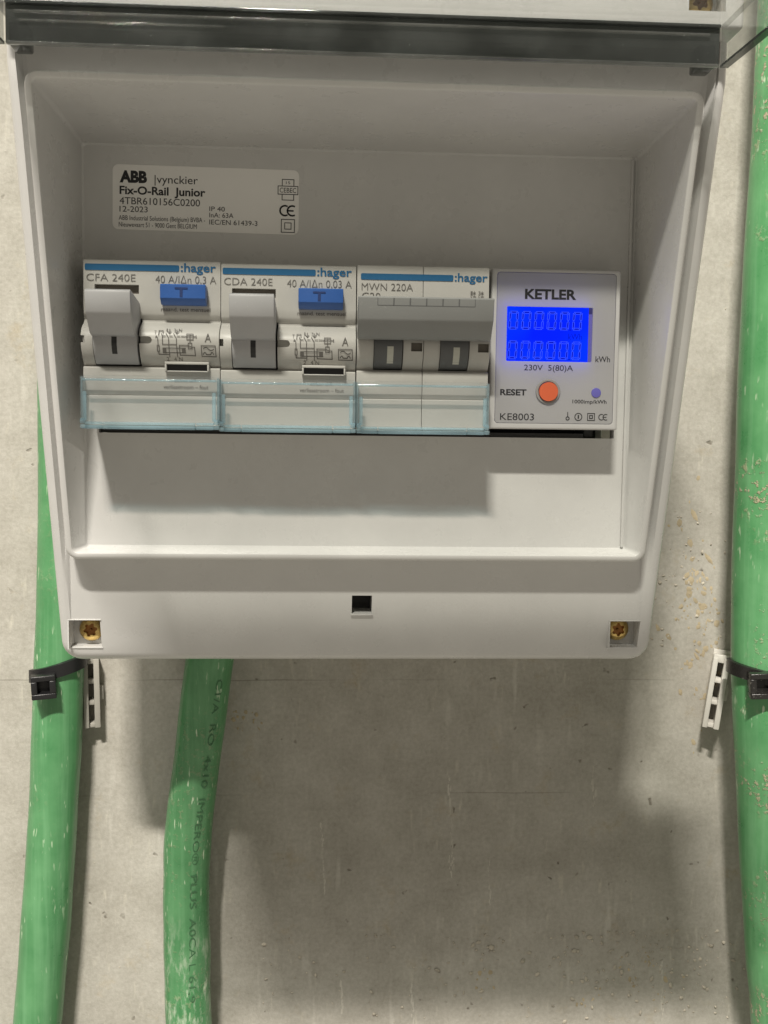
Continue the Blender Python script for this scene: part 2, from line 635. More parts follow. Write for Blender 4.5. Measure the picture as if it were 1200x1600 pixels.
def text(bm, s, x0, x1, zb, cap, dep, bold=0.0, mi=0, rot=0.0, cx=0, cz=0):
    """flat lettering from x0 to x1 on baseline zb with capitals cap high; dep = depth or depth(z)"""
    vv, ff = text_tris(s, bold)
    mn, mx = min(v[0] for v in vv), max(v[0] for v in vv)
    k = cap / CAP
    ca, sa = math.cos(rot), math.sin(rot)
    new = []
    for x, y in vv:
        px, pz = x0 + (x - mn) / (mx - mn) * (x1 - x0), zb + y * k
        if rot:
            dx, dz = px - cx, pz - cz
            px, pz = cx + dx * ca - dz * sa, cz + dx * sa + dz * ca
        d = dep(pz) if callable(dep) else dep
        new.append(bm.verts.new((px, Y(d), pz)))
    for f in ff:
        try:
            bm.faces.new([new[i] for i in f]).material_index = mi
        except ValueError:
            pass


def stroke(bm, pts, w, dep, mi=0, closed=False, rot=0.0, cx=0, cz=0):
    """printed line through (x, z) points"""
    pts = [Vector(p) for p in pts]
    if closed:
        pts = pts + [pts[0]]
    ca, sa = math.cos(rot), math.sin(rot)
    for a, b in zip(pts, pts[1:]):
        t = b - a
        if t.length < 1e-6:
            continue
        t.normalize()
        nrm = Vector((-t.y, t.x)) * w / 2
        a2, b2 = a - t * w * 0.4, b + t * w * 0.4
        k = max(1, int(abs(b2.y - a2.y) / 0.6) + 1)
        prev = None
        for i in range(k + 1):
            p = a2 + (b2 - a2) * i / k
            q = []
            for s in (nrm, -nrm):
                r = p + s
                if rot:
                    dx, dz = r.x - cx, r.y - cz
                    r = Vector((cx + dx * ca - dz * sa, cz + dx * sa + dz * ca))
                d = dep(r.y) if callable(dep) else dep
                q.append(bm.verts.new((r.x, Y(d), r.y)))
            if prev:
                bm.faces.new((prev[0], prev[1], q[1], q[0])).material_index = mi
            prev = q


def rectp(x0, x1, z0, z1):
    return [(x0, z0), (x1, z0), (x1, z1), (x0, z1)]


def fillp(bm, pts, dep, mi=0):
    bm.faces.new([bm.verts.new((x, Y(dep(z) if callable(dep) else dep), z)) for x, z in pts]).material_index = mi


def rrect(x0, x1, z0, z1, r, nc=6, ns=1):
    """rounded rectangle outline, ns points along each side"""
    r = max(r, 0.01)
    cs = [(x1 - r, z1 - r, 0), (x0 + r, z1 - r, 90), (x0 + r, z0 + r, 180), (x1 - r, z0 + r, 270)]
    pts = []
    for ci, (cx, cz, a0) in enumerate(cs):
        arc = [(cx + r * math.cos(math.radians(a0 + 90 * i / nc)), cz + r * math.sin(math.radians(a0 + 90 * i / nc))) for i in range(nc + 1)]
        pts += arc
        nx = cs[(ci + 1) % 4]
        e = (nx[0] + r * math.cos(math.radians(nx[2])), nx[1] + r * math.sin(math.radians(nx[2])))
        for i in range(1, ns):
            t = i / ns
            pts.append((arc[-1][0] + (e[0] - arc[-1][0]) * t, arc[-1][1] + (e[1] - arc[-1][1]) * t))
    return pts


def bridge(bm, rings, closed=False):
    vr = [[bm.verts.new(p) for p in r] for r in rings]
    k = len(vr)
    n = len(vr[0])
    for j in range(k if closed else k - 1):
        a, b = vr[j], vr[(j + 1) % k]
        for i in range(n):
            bm.faces.new((a[i], a[(i + 1) % n], b[(i + 1) % n], b[i]))
    return vr


def tube(bm, path, rad, n=40, caps=True):
    """tube along a list of points; rad = number or function of the index fraction"""
    P = [Vector(p) for p in path]
    rings = []
    for i, p in enumerate(P):
        t = (P[min(i + 1, len(P) - 1)] - P[max(i - 1, 0)]).normalized()
        s = Vector((1, 0, 0))
        u = (s - t * s.dot(t)).normalized()
        w = t.cross(u)
        r = rad(i / (len(P) - 1)) if callable(rad) else rad
        rings.append([p + (u * math.cos(2 * math.pi * k / n) + w * math.sin(2 * math.pi * k / n)) * r for k in range(n)])
    vr = bridge(bm, rings)
    if caps:
        bm.faces.new(vr[0][::-1])
        bm.faces.new(vr[-1])


def catmull(pts, per=10):
    P = [Vector(p) for p in pts]
    P = [P[0] * 2 - P[1]] + P + [P[-1] * 2 - P[-2]]
    out = []
    for i in range(1, len(P) - 2):
        for j in range(per):
            t = j / per
            a, b, c, d = P[i - 1], P[i], P[i + 1], P[i + 2]
            out.append(0.5 * ((2 * b) + (c - a) * t + (2 * a - 5 * b + 4 * c - d) * t * t + (3 * b - a - 3 * c + d) * t ** 3))
    out.append(P[-2])
    return out


# ------------------------------------------------------------------ the wall
bm = bmesh.new()
box(bm, -900, 900, 0, 120, -700, 900)
wall = obj('wall', bm, M['wall'], None, 0)
wall['kind'] = 'structure'

# ------------------------------------------------------------------ the distribution box
fuse_box = thing('distribution_box', 'light grey wall mounted fuse box with its clear door swung open', 'fuse box', (11, 0, -52))
bm = bmesh.new()
box(bm, -61, 83.5, -48.3, -0.2, -54, 103, 2.0)
box(bm, -62.5, 85, -6, -0.3, -55.5, 104.5, 1.0)
base = obj('base', bm, M['box'], fuse_box)


def d_rim(z):
    return 283 - 0.3103 * (min(z, 84) + 34.6)


def chan(z):
    t = min(1, max(0, (z + 44) / 22))
    return -2.6 * t * t * (3 - 2 * t)


def ring(x0, x1, z0, z1, r, p, flatd=None, ns=30):
    out = []
    for x, z in rrect(x0, x1, z0, z1, r, 6, ns):
        d = flatd if flatd is not None else d_rim(z) + 5.0 - (p(z) if callable(p) else p)
        out.append((x, Y(d), z))
    return out


OX0, OX1, OZ0, OZ1 = -73.2, 95.2, -66.2, 111.0
rings = [ring(OX0, OX1, OZ0, OZ1, 5.5, 0, 312)]
for i, p in ((0.0, -4.2), (0.18, -2.6), (0.55, -1.4), (1.15, -0.6), (1.9, -0.15), (2.7, 0.0)):
    rings.append(ring(OX0 + i, OX1 - i, OZ0 + i, OZ1 - i, 5.5 - i * 0.7, p))
rings.append(ring(-70.3, 91.9, -60.5, 91.5, 3.4, 0))
rings.append(ring(-70.0, 91.5, -60.2, 91.2, 3.2, lambda z: chan(z) * 0.35))
rings.append(ring(-69.5, 90.8, -59.7, 90.9, 3.0, chan))
RX0, RX1, RZ0, RZ1 = -67.9, 88.3, -35.4, 79.6
rings.append(ring(RX0 - 0.25, RX1 + 0.25, RZ0 - 0.25, RZ1 + 0.25, 3.4, lambda z: chan(z)))
rings.append(ring(RX0, RX1, RZ0, RZ1, 3.2, lambda z: chan(z) + 0.4))
for i, p in ((0.0, 4.4), (0.15, 4.75), (0.5, 5.0), (1.3, 5.0), (1.6, 4.9), (1.8, 4.5)):
    rings.append(ring(RX0 + i, RX1 - i, RZ0 + i, RZ1 - i, 3.2 - i, p))
PX0, PX1, PZ0, PZ1 = -64.2, 84.6, -32.6, 74.4
PD = 290
rings.append(ring(PX0 - 0.1, PX1 + 0.1, PZ0 - 0.1, PZ1 + 0.1, 0.9, 0, PD - 0.5))
rings.append(ring(PX0 + 0.4, PX1 - 0.4, PZ0 + 0.4, PZ1 - 0.4, 0.6, 0, PD))
SX0, SX1, SZ0, SZ1 = -60.5, 80.6, -1.75, 43.2
rings.append(ring(SX0, SX1, SZ0, SZ1, 0.3, 0, PD))
rings.append(ring(SX0, SX1, SZ0, SZ1, 0.3, 0, 294))
rings.append(ring(OX0 + 3, OX1 - 3, OZ0 + 3, OZ1 - 3, 3, 0, 312))
bm = bmesh.new()
bridge(bm, rings, True)
me = finish(bm, 'cover', [M['box']])
bm = bmesh.new()
POCK = [(-70.0, -61.5, -61.7, -53.8), (82.3, 91.0, -61.7, -53.8)]
for x0, x1, z0, z1 in POCK:
    box(bm, x0, x1, Y(280), Y(300.5), z0, z1)
box(bm, 8.4, 14.0, Y(280), Y(305), -51.6, -46.3)
me = cut(me, bm)
cover = link('cover', me, fuse_box)
# bright lip and thin rim round each pocket
for x0, x1, z0, z1 in POCK:
    bm = bmesh.new()
    d = d_rim(z0) + 5
    d2 = d_rim(z1) + 5
    box(bm, x0 - 0.3, x1 + 0.3, Y(d - 0.12), Y(d + 0.6), z0 - 0.45, z0 - 0.02, 0.08)
    box(bm, x0 - 0.3, x1 + 0.3, Y(d2 - 0.1), Y(d2 + 0.5), z1 + 0.02, z1 + 0.3, 0.06)
    box(bm, x0 - 0.3, x0 - 0.02, Y(d2 - 0.05), Y(d + 0.5), z0 - 0.2, z1 + 0.2)
    obj('pocket_rim', bm, M['box'], cover)
bm = bmesh.new()
d = d_rim(-51.6) + 5
box(bm, 8.1, 14.3, Y(d - 0.25), Y(d + 1.5), -52.1, -51.62, 0.1)
obj('slot_lip', bm, M['box'], cover)
bm = bmesh.new()
box(bm, 83.2, 83.9, Y(PD - 0.9), Y(PD + 0.2), -32, 74, 0.2)
obj('rib', bm, M['box'], cover)
# the housing above the hinge stands further out and shades the strip under it
bm = bmesh.new()
box(bm, -73.0, 95.0, Y(243.2), Y(254), 91.9, 110.8, 1.0, 3)
me = finish(bm, 'top_housing', [M['box']])
cb = bmesh.new()
for x0, x1 in ((-70.0, -61.5), (82.0, 90.5)):
    box(cb, x0, x1, Y(240), Y(249.5), 95.6, 103.4)
me = cut(me, cb)
link('top_housing', me, fuse_box)
bm = bmesh.new()
box(bm, 8.2, 14.2, Y(303), Y(304.5), -52, -46)
obj('slot_shade_sheet', bm, M['innershade'], fuse_box)  # dark sheet standing for the shade at the bottom of the hole
# mounting rail under the devices, plus a dark strip for the gap's shade
bm = bmesh.new()
box(bm, -61.3, 77.5, Y(305), Y(306), -6, 34)
box(bm, -60.4, 72.5, Y(292), Y(304.8), -1.7, -0.5)  # the added filler that keeps the gap evenly dark
box(bm, 73.0, 75.4, Y(293), Y(306), -1.3, 1.2, 0.2)
obj('rail_and_shade_fill', bm, M['innershade'], fuse_box)
bm = bmesh.new()
box(bm, -61.55, 80.55, Y(310), Y(311.4), -30, 50)
obj('back_shade_sheet', bm, M['innershade'], fuse_box)  # dark sheet standing for the unlit inside behind the devices


def screw(cx, cz, d, ang, name='screw'):
    bm = bmesh.new()
    n = 40
    prof = [(0.0, 0.0), (1.2, 0.02), (2.0, 0.18), (2.7, 0.5), (3.15, 1.0), (3.4, 1.6), (3.4, 1.9)]
    rings = []
    for r, dd in prof[1:]:
        rings.append([(cx + r * math.cos(2 * math.pi * k / n), Y(d + dd), cz + r * math.sin(2 * math.pi * k / n)) for k in range(n)])
    vr = bridge(bm, rings)
    bm.faces.new(vr[0])
    bm.faces.new(vr[-1][::-1])
    sm = finish(bm, name, [M['brass'], M['darkbrass']])
    cb = bmesh.new()
    for k in range(6):
        a = ang + k * math.pi / 3
        cyl(cb, cx + 1.45 * math.cos(a), cz + 1.45 * math.sin(a), 0.5, d - 1, d + 1.1, 14)
    sm = cut(sm, cb)
    cb = bmesh.new()
    cyl(cb, cx, cz, 1.45, d - 1, d + 1.25, 24)
    sm = cut(sm, cb)
    s = link(name, sm, fuse_box)
    bm = bmesh.new()
    cyl(bm, cx, cz, 1.9, d + 1.05, d + 1.2, 24)
    cyl(bm, cx, cz, 0.34, d + 0.35, d + 1.1, 12, 0.1)
    obj('socket', bm, M['darkbrass'], s)
    return s


screw(-65.0, -57.3, 298.0, 0.2)
screw(85.9, -57.0, 298.0, 0.55)
screw(-65.4, 99.4, 247.4, 0.9)
screw(86.2, 99.4, 247.4, 0.4)

# the clear door, swung up: hinge rail facing the viewer, sides and pane coming forward
door_bm = bmesh.new()
DZ0, DZ1 = 82.4, 91.4
NEARD = 129


def wallquad(bm, x, xf, t):
    """side flange from the hinge (x) to the free end (xf), t thick"""
    a = [(x, Y(240), DZ0), (x, Y(240), DZ1), (xf, Y(NEARD), DZ1 + 1.5), (xf, Y(NEARD), DZ0 - 2.0)]
    va = [bm.verts.new(p) for p in a]
    vb = [bm.verts.new((p[0] + t, p[1], p[2])) for p in a]
    bm.faces.new(va)
    bm.faces.new(vb[::-1])
    for i in range(4):
        bm.faces.new((va[i], vb[i], vb[(i + 1) % 4], va[(i + 1) % 4]))


wallquad(door_bm, 88.6, 90.6, 1.6)
wallquad(door_bm, -71.2, -73.2, 1.6)
va = [door_bm.verts.new(p) for p in ((-71.2, Y(241), DZ1), (90.2, Y(241), DZ1), (92.2, Y(NEARD), DZ1 + 1.5), (-73.2, Y(NEARD), DZ1 + 1.5))]
vb = [door_bm.verts.new((v.co.x, v.co.y, v.co.z + 1.8)) for v in va]
door_bm.faces.new(va)
door_bm.faces.new(vb[::-1])
for i in range(4):
    door_bm.faces.new((va[i], vb[i], vb[(i + 1) % 4], va[(i + 1) % 4]))
door = obj('door', door_bm, M['door'], fuse_box, 30)
bm = bmesh.new()
box(bm, -69.5, 88.5, Y(240.6), Y(242.2), DZ0 + 0.2, DZ1, 0.3)
box(bm, -69.4, 88.4, Y(239.6), Y(241.2), DZ1 - 0.7, DZ1 + 0.1, 0.3)
box(bm, 84.2, 88.3, Y(242.3), Y(248.5), DZ0 + 0.4, DZ0 + 5.5, 0.5)
box(bm, -69.3, -65.4, Y(242.3), Y(248.5), DZ0 + 0.4, DZ0 + 5.5, 0.5)
obj('hinge_rail', bm, M['dooredge'], door)
bm = bmesh.new()
box(bm, -67.5, 86.0, Y(239.7), Y(240.6), DZ1 - 2.5, DZ1 - 1.9, 0.28, 4)
obj('highlight_ridge', bm, M['door'], door)  # added ridge, made pale for a highlight streak on the rail
bm = bmesh.new()
box(bm, -66.5, -22.0, Y(239.9), Y(240.6), DZ1 - 4.2, DZ1 - 3.8, 0.18, 4)
obj('highlight_ridge', bm, M['door'], door)  # a second, shorter highlight streak
bm = bmesh.new()
box(bm, -69.6, 88.6, Y(239.6), Y(240.5), DZ0 - 0.3, DZ0 + 0.45, 0.25, 3)
obj('rail_edge', bm, M['door'], door)
for x, xf in ((88.5, 90.5), (-71.3, -73.3)):
    bm = bmesh.new()
    P0 = [(x, Y(240), DZ0 - 0.35), (x + 1.8, Y(240), DZ0 - 0.35), (x + 1.8, Y(240), DZ0 + 0.25), (x, Y(240), DZ0 + 0.25)]
    P1 = [(p[0] + xf - x, Y(NEARD), p[2] - 2.0) for p in P0]
    a = [bm.verts.new(p) for p in P0]
    b = [bm.verts.new(p) for p in P1]
    bm.faces.new(a)
    bm.faces.new(b[::-1])
    for i in range(4):
        bm.faces.new((a[i], b[i], b[(i + 1) % 4], a[(i + 1) % 4]))
    obj('door_edge', bm, M['dooredge'], door)
bm = bmesh.new()
box(bm, -73.2, 92.2, Y(NEARD - 1.6), Y(NEARD), DZ0 - 4, DZ1 + 1.5)
obj('front_flange', bm, M['dooredge'], door)  # out of view; the dark tint deepens its shadow on the wall
bm = bmesh.new()
box(bm, -73.4, 92.4, Y(NEARD - 1.8), Y(NEARD + 34), DZ1 + 3.35, DZ1 + 5.2, 0.6)
box(bm, -73.4, 92.4, Y(NEARD + 32.4), Y(NEARD + 34), DZ1 + 4.6, DZ1 + 13.2, 0.5)  # upright fin added to close the lit gap between two shadows
obj('added_shade_strip', bm, M['box'], door)  # opaque strip added out of view to shade the wall below

# rating label on the back panel
SR = math.radians(-0.5)
SCX, SCZ = -31.7, 60.6


def srot(x, z):
    dx, dz = x - SCX, z - SCZ
    return SCX + dx * math.cos(SR) - dz * math.sin(SR), SCZ + dx * math.sin(SR) + dz * math.cos(SR)


bm = bmesh.new()
a = [bm.verts.new((*[(lambda q: (q[0], Y(PD - 0.12), q[1]))(srot(x, z))][0],)) for x, z in rrect(-56.35, -7.0, 52.1, 69.1, 1.6, 6)]
b = [bm.verts.new((v.co.x, Y(PD + 0.05), v.co.z)) for v in a]
bm.faces.new(a)
for i in range(len(a)):
    bm.faces.new((a[i], b[i], b[(i + 1) % len(a)], a[(i + 1) % len(a)]))
rating = obj('rating_label', bm, M['sticker'], fuse_box)
bm = bmesh.new()
sd = PD - 0.17
K = dict(rot=SR, cx=SCX, cz=SCZ)
for s, x0, x1, zb, cap, bold in (
        ('ABB', -54.5, -47.3, 64.55, 2.75, 0.055), ('|vynckier', -45.3, -33.9, 64.5, 2.05, 0.0),
        ('Fix-O-Rail  Junior', -54.5, -31.9, 61.4, 2.0, 0.026), ('4TBR610156C0200', -54.5, -33.3, 58.75, 1.78, 0.0),
        ('12-2023', -54.5, -47.1, 56.75, 1.47, 0.0), ('ABB Industrial Solutions (Belgium) BVBA -', -54.7, -31.9, 54.6, 1.2, 0.0),
        ('Nieuwevaart 51 - 9000 Gent BELGIUM', -54.7, -34.1, 52.85, 1.2, 0.0), ('IP 40', -30.8, -26.7, 57.65, 1.2, 0.0),
        ('InA: 63A', -30.8, -24.4, 56.0, 1.22, 0.0), ('IEC/EN 61439-3', -30.8, -18.0, 54.15, 1.25, 0.0),
        ('15', -10.5, -9.4, 65.4, 0.7, 0.0), ('CEBEC', -12.15, -7.75, 63.15, 1.25, 0.0)):
    text(bm, s, x0, x1, zb, cap, sd, bold, 0, **K)
stroke(bm, rectp(-12.6, -7.3, 62.7, 64.85), 0.2, sd, 0, True, **K)
stroke(bm, [(-11.5, 64.85), (-11.5, 66.6), (-8.4, 66.6), (-8.4, 64.85)], 0.2, sd, 0, False, **K)
stroke(bm, [(-11.5, 62.7), (-11.5, 61.2), (-8.4, 61.2), (-8.4, 62.7)], 0.2, sd, 0, False, **K)
stroke(bm, rectp(-11.6, -8.1, 52.7, 56.1), 0.2, sd, 0, True, **K)
stroke(bm, rectp(-10.7, -9.0, 53.55, 55.2), 0.2, sd, 0, True, **K)


def ce(bm, ex, ez, r, w, dep, mi=0, **kw):
    for off, mid in ((-0.02, False), (1.5 * r, True)):
        x = ex - 0.75 * r + off
        stroke(bm, [(x + r * math.cos(a), ez + r * math.sin(a)) for a in [math.radians(65 + 230 * i / 12) for i in range(13)]], w, dep, mi, False, **kw)
        if mid:
            stroke(bm, [(x - r, ez), (x + 0.15 * r, ez)], w, dep, mi, False, **kw)


ce(bm, -9.7, 58.4, 1.3, 0.42, sd, 0, **K)
obj('lettering', bm, M['darkprint'], rating, 0)

# ------------------------------------------------------------------ switchgear
FRONT = [(42.3, 279), (42.3, 276.6), (42.0, 276.1), (31, 276.0), (28.9, 276.0), (28.3, 276.3), (27.4, 277.2), (26.9, 277.2), (26.3, 276.2),
         (25.6, 274.6), (24.6, 273.2), (23.4, 272.4), (22, 272.1), (20.5, 272.3), (19, 272.9), (17.6, 273.9), (16.3, 275.3), (15.55, 276.4),
         (15.25, 276.5), (15.1, 275.2), (14.8, 274.9), (9.3, 274.9), (9.0, 275.1), (8.2, 275.9), (7.9, 276.0), (7.7, 275.7), (0.6, 275.6), (0.45, 275.2), (0.4, 272.7), (-0.3, 272.7)]  # last points add a bottom lip that blocks light under the covers
BODY = FRONT + [(-0.3, 308.5), (42.3, 308.5)]
_f = interp([(z, d) for z, d in FRONT if True])


def lay(off=0.16):
    return lambda z: _f(z) - off - 0.28 * min(1, max(0, (z - 21.5) / 3)) * (1 if z < 27 else 0)


def blue_bar(bm, x0, x1, z0, z1, dep):
    fillp(bm, rrect(x0, x1, z0, z1, 0.35, 4), dep)


def terminal_cover(x0, x1, z0, z1, parent, print_part=None):
    """clear snap-on cover over the lower terminals"""
    d = 271.2
    bm = bmesh.new()
    box(bm, x0, x1, Y(d), Y(d + 0.8), z0 + 1.9, z1, 0.25)
    tc = obj('terminal_cover', bm, M['clear'], parent)
    bm = bmesh.new()
    box(bm, x0 + 0.6, x1 - 0.6, Y(d - 0.25), Y(d + 0.5), z1 - 1.35, z1 - 0.8, 0.24, 4)
    for xa, xb in ((x0, x0 + 0.55), (x1 - 0.55, x1)):
        box(bm, xa, xb, Y(d + 0.8), Y(275.8), z0 + 1.9, z1 - 0.3, 0.1)
    for xa, xb in ((x0 + 0.75, x0 + 1.65), (x1 - 1.65, x1 - 0.75)):
        box(bm, xa, xb, Y(d - 0.35), Y(d + 0.5), z0 + 2.2, z1 - 4.0, 0.15)
    for xa, xb in ((x0 + 0.1, x0 + 1.25), (x1 - 1.25, x1 - 0.1)):
        box(bm, xa, xb, Y(d - 0.9), Y(d + 1.4), z0 + 1.4, z0 + 2.7, 0.2)
        box(bm, xa, xb + 0.2, Y(d - 0.6), Y(d + 1.6), z0 + 0.15, z0 + 1.2, 0.2)
    w = x1 - x0
    for za, zb in ((z0 + 1.15, z0 + 1.85), (z0, z0 + 0.95)):
        box(bm, x0 + 1.3, x0 + 0.16 * w, Y(d - 0.2), Y(d + 1.2), za + 0.05, zb, 0.18)
        box(bm, x0 + 0.165 * w, x0 + 0.83 * w, Y(d - 0.45), Y(d + 1.2), za, zb, 0.22)
        box(bm, x0 + 0.835 * w, x1 - 1.3, Y(d - 0.2), Y(d + 1.2), za + 0.05, zb, 0.18)
    box(bm, x0 + 0.2, x1 - 0.2, Y(d + 1.2), Y(276.2), z0 + 0.1, z0 + 0.5)
    obj('cover_edge', bm, M['clearedge'], tc)
    return tc


TOG = [(22.5, 271.4), (22.7, 268.6), (23.0, 268.2), (27.3, 263.6), (27.9, 263.2), (32.2, 262.3), (32.8, 262.5), (33.2, 263.4), (31.5, 276.0), (27.0, 278.5),
       (20, 281), (15.75, 281), (15.75, 275.2), (16.6, 274.2), (17.8, 272.9), (19.2, 271.9), (20.6, 271.4)]


def rcd(label, ident, rating_txt, idx, ratx, wide):
    x0, x1 = -61.15, -26.55
    t = thing('residual_current_breaker', label, 'circuit breaker', (-43.9, -84, 0), 'white modular devices in the fuse box')
    bm = bmesh.new()
    prism(bm, BODY, x0, x1, 0.18)
    me = finish(bm, 'body', [M['white']])
    cb = bmesh.new()
    box(cb, -58.2, -46.55, Y(255), Y(283), 15.4, 27.6)
    cbw = bmesh.new()
    box(cb, -58.36, -47.2, Y(270), Y(278.2), 33.7, 36.0)
    me = cut(me, cb)
    cb = bmesh.new()
    box(cb, -47.5, -44.3, Y(268), Y(273.9), 20.95, 22.75)
    me = cut(me, cb)
    cb = bmesh.new()
    cyl(cb, -44.3, 21.85, 0.9, 268, 273.9, 20)
    box(cb, -62, -60.2, Y(268), Y(275.0), 20.95, 22.75)
    me = cut(me, cb)
    body = link('body', me, t)
    bm = bmesh.new()
    box(bm, -58.3, -47.25, Y(277.6), Y(278.3), 33.75, 35.95)
    obj('indicator_window', bm, M['brown'], t)
    bm = bmesh.new()
    box(bm, -58.15, -46.6, Y(281.5), Y(283), 15.45, 27.5)
    obj('toggle_slot_shade', bm, M['black'], t)  # black floor put in for the shade of the gap
    bm = bmesh.new()
    prism(bm, TOG, -57.95, -47.0, 0.22)
    tog = obj('toggle', bm, M['toggle'], t, 30)
    bm = bmesh.new()
    z = 18.2
    tf = interp([(z_, d_) for z_, d_ in TOG if d_ < 276 and z_ <= 22.5])
    for k in range(8):
        za, zb = 18.2 + k * 0.53, 18.2 + (k + 1) * 0.53
        bm.faces.new([bm.verts.new((x, Y(tf(q) - 0.06), q)) for x, q in ((-53.3, za), (-52.0, za), (-52.0, zb), (-53.3, zb))])
    obj('position_mark', bm, M['black'], tog)
    bm = bmesh.new()
    BT = [(35.9, 276.4), (35.9, 272.4), (35.6, 272.1), (32.4, 272.0), (32.1, 272.2), (30.9, 274.0), (30.9, 276.4)]
    prism(bm, BT, -41.3, -29.9, 0.2)
    bt = obj('test_button', bm, M['blue'], t, 30)
    bm = bmesh.new()
    text(bm, 'T', -37.6, -34.4, 32.7, 2.3, 271.93, 0.02)
    obj('lettering', bm, M['bluedark'], bt, 0)
    bm = bmesh.new()
    box(bm, -40.3, -29.2, Y(272.9), Y(277), 15.9, 16.55, 0.12)
    box(bm, -40.3, -39.85, Y(272.9), Y(277), 14.2, 15.88, 0.1)
    box(bm, -29.6, -29.2, Y(272.9), Y(277), 14.2, 15.88, 0.1)
    box(bm, -40.3, -29.2, Y(273.4), Y(277), 14.0, 14.3, 0.1)
    fi = obj('fault_indicator', bm, M['white'], t)
    bm = bmesh.new()
    box(bm, -39.84, -29.61, Y(274.2), Y(277), 14.31, 15.88)
    obj('indicator_glass', bm, M['black'], fi)
    # printing
    bm = bmesh.new()
    D = lay()
    blue_bar(bm, -60.74, -37.0, 39.5, 41.1, D)
    text(bm, ':hager', -36.6, -27.7, 39.55, 2.05, D, 0.018)
    obj('brand_print', bm, M['blueprint'], t, 0)
    bm = bmesh.new()
    text(bm, ident, -60.35, -48.0, 36.8, 1.8, D, -0.008)
    text(bm, rating_txt, ratx[0], ratx[1], 36.6, 1.85, D, -0.008)
    text(bm, 'maand. test mensuel', -41.6, -29.1, 29.45, 1.0, D, 0.006)
    text(bm, 'verliesstroom \u2013 fout', -40.9, -29.5, 9.75, 0.95, D, 0.01)
    text(bm, 'd\u00e9faut diff.', -38.2, -32.4, 11.5, 0.8, D, -0.004)
    S = 1.0 / 6.02

    def q(X, Yp):  # the wiring symbol, from its own little drawing grid
        return (-46.0 + X / 10.0 * S * 1.0 + 0.42, 26.35 - (Yp / 10.0) * S)
    w = 0.2

    def ln(*p, closed=False):
        stroke(bm, [q(*a) for a in p], w, D, 0, closed)
    ln((235, 195), (240, 125), (300, 125), (300, 165))
    ln((275, 170), (292, 205), (292, 335), (500, 335))
    ln((190, 230), (205, 210), (222, 240), (226, 350))
    ln((212, 350), (242, 350), (242, 440), (212, 440), closed=True)
    ln((228, 440), (232, 485), (392, 485))
    ln((345, 165), (385, 235), (392, 520))
    ln((462, 170), (502, 240), (510, 520))
    ln((300, 208), (335, 208)); ln((400, 208), (440, 208)); ln((515, 208), (555, 208)); ln((575, 208), (620, 208)); ln((632, 210), (655, 210))
    ln((660, 172), (755, 172), (755, 256), (660, 256), closed=True)
    ln((707, 172), (707, 310)); ln((660, 213), (800, 213)); ln((800, 195), (800, 232))
    ln((680, 310), (735, 310), (735, 398), (680, 398), closed=True)
    ln((680, 345), (735, 372))
    ln((680, 345), (545, 345), (552, 492), (782, 498), (775, 372), (735, 372))
    ln((300, 390), (640, 390)); ln((300, 458), (640, 458))
    for xa in (290, 582):
        a, b_ = q(xa, 385), q(xa + 56, 462)
        fillp(bm, rectp(a[0], b_[0], b_[1], a[1]), D)
    ln((398, 100), (398, 150)); ln((375, 140), (398, 165), (420, 140)); ln((508, 110), (508, 150)); ln((485, 140), (508, 165), (532, 140))

    def tq(s, X0, X1, Yb, cap):
        a, b_ = q(X0, Yb), q(X1, Yb)
        text(bm, s, a[0], b_[0], a[1], cap / 10 * S, D, -0.004)
    tq('T', 168, 205, 182, 58); tq('1', 350, 368, 135, 45); tq('3', 460, 490, 135, 45); tq('N', 535, 582, 135, 45)
    tq('2', 338, 380, 578, 55); tq('4 N', 452, 580, 578, 55); tq('A', 930, 1028, 290, 130)
    ln((875, 345), (1088, 345), (1095, 508), (882, 505), closed=True)
    ln(*[(905 + 160 * i / 16, 395 - 22 * math.sin(2 * math.pi * i / 16)) for i in range(17)])
    ln(*[(905 + 45 * i / 8, 475 - 30 * math.sin(math.pi * i / 8)) for i in range(9)], (965, 478), (1005, 478), *[(1015 + 45 * i / 8, 475 - 30 * math.sin(math.pi * i / 8)) for i in range(9)])
    obj('lettering', bm, M['greyprint'], t, 0)
    terminal_cover(-61.25, -26.5, -0.75, 12.75, t)
    return t


rcd1 = rcd('leftmost white breaker with light grey toggle, blue test button and rating 0,3 A', 'CFA 240E', '40 A/I\u0394n 0,3 A', 0, (-43.0, -27.6), 0)
rcd2 = rcd('second white breaker from the left, blue test button, rated 0,03 A', 'CDA 240E', '40 A/I\u0394n 0,03 A', 1, (-44.3, -27.7), 0)
for o in [rcd2]:
    o.location.x += 34.75 * MM
    o.location.z -= 0.36 * MM

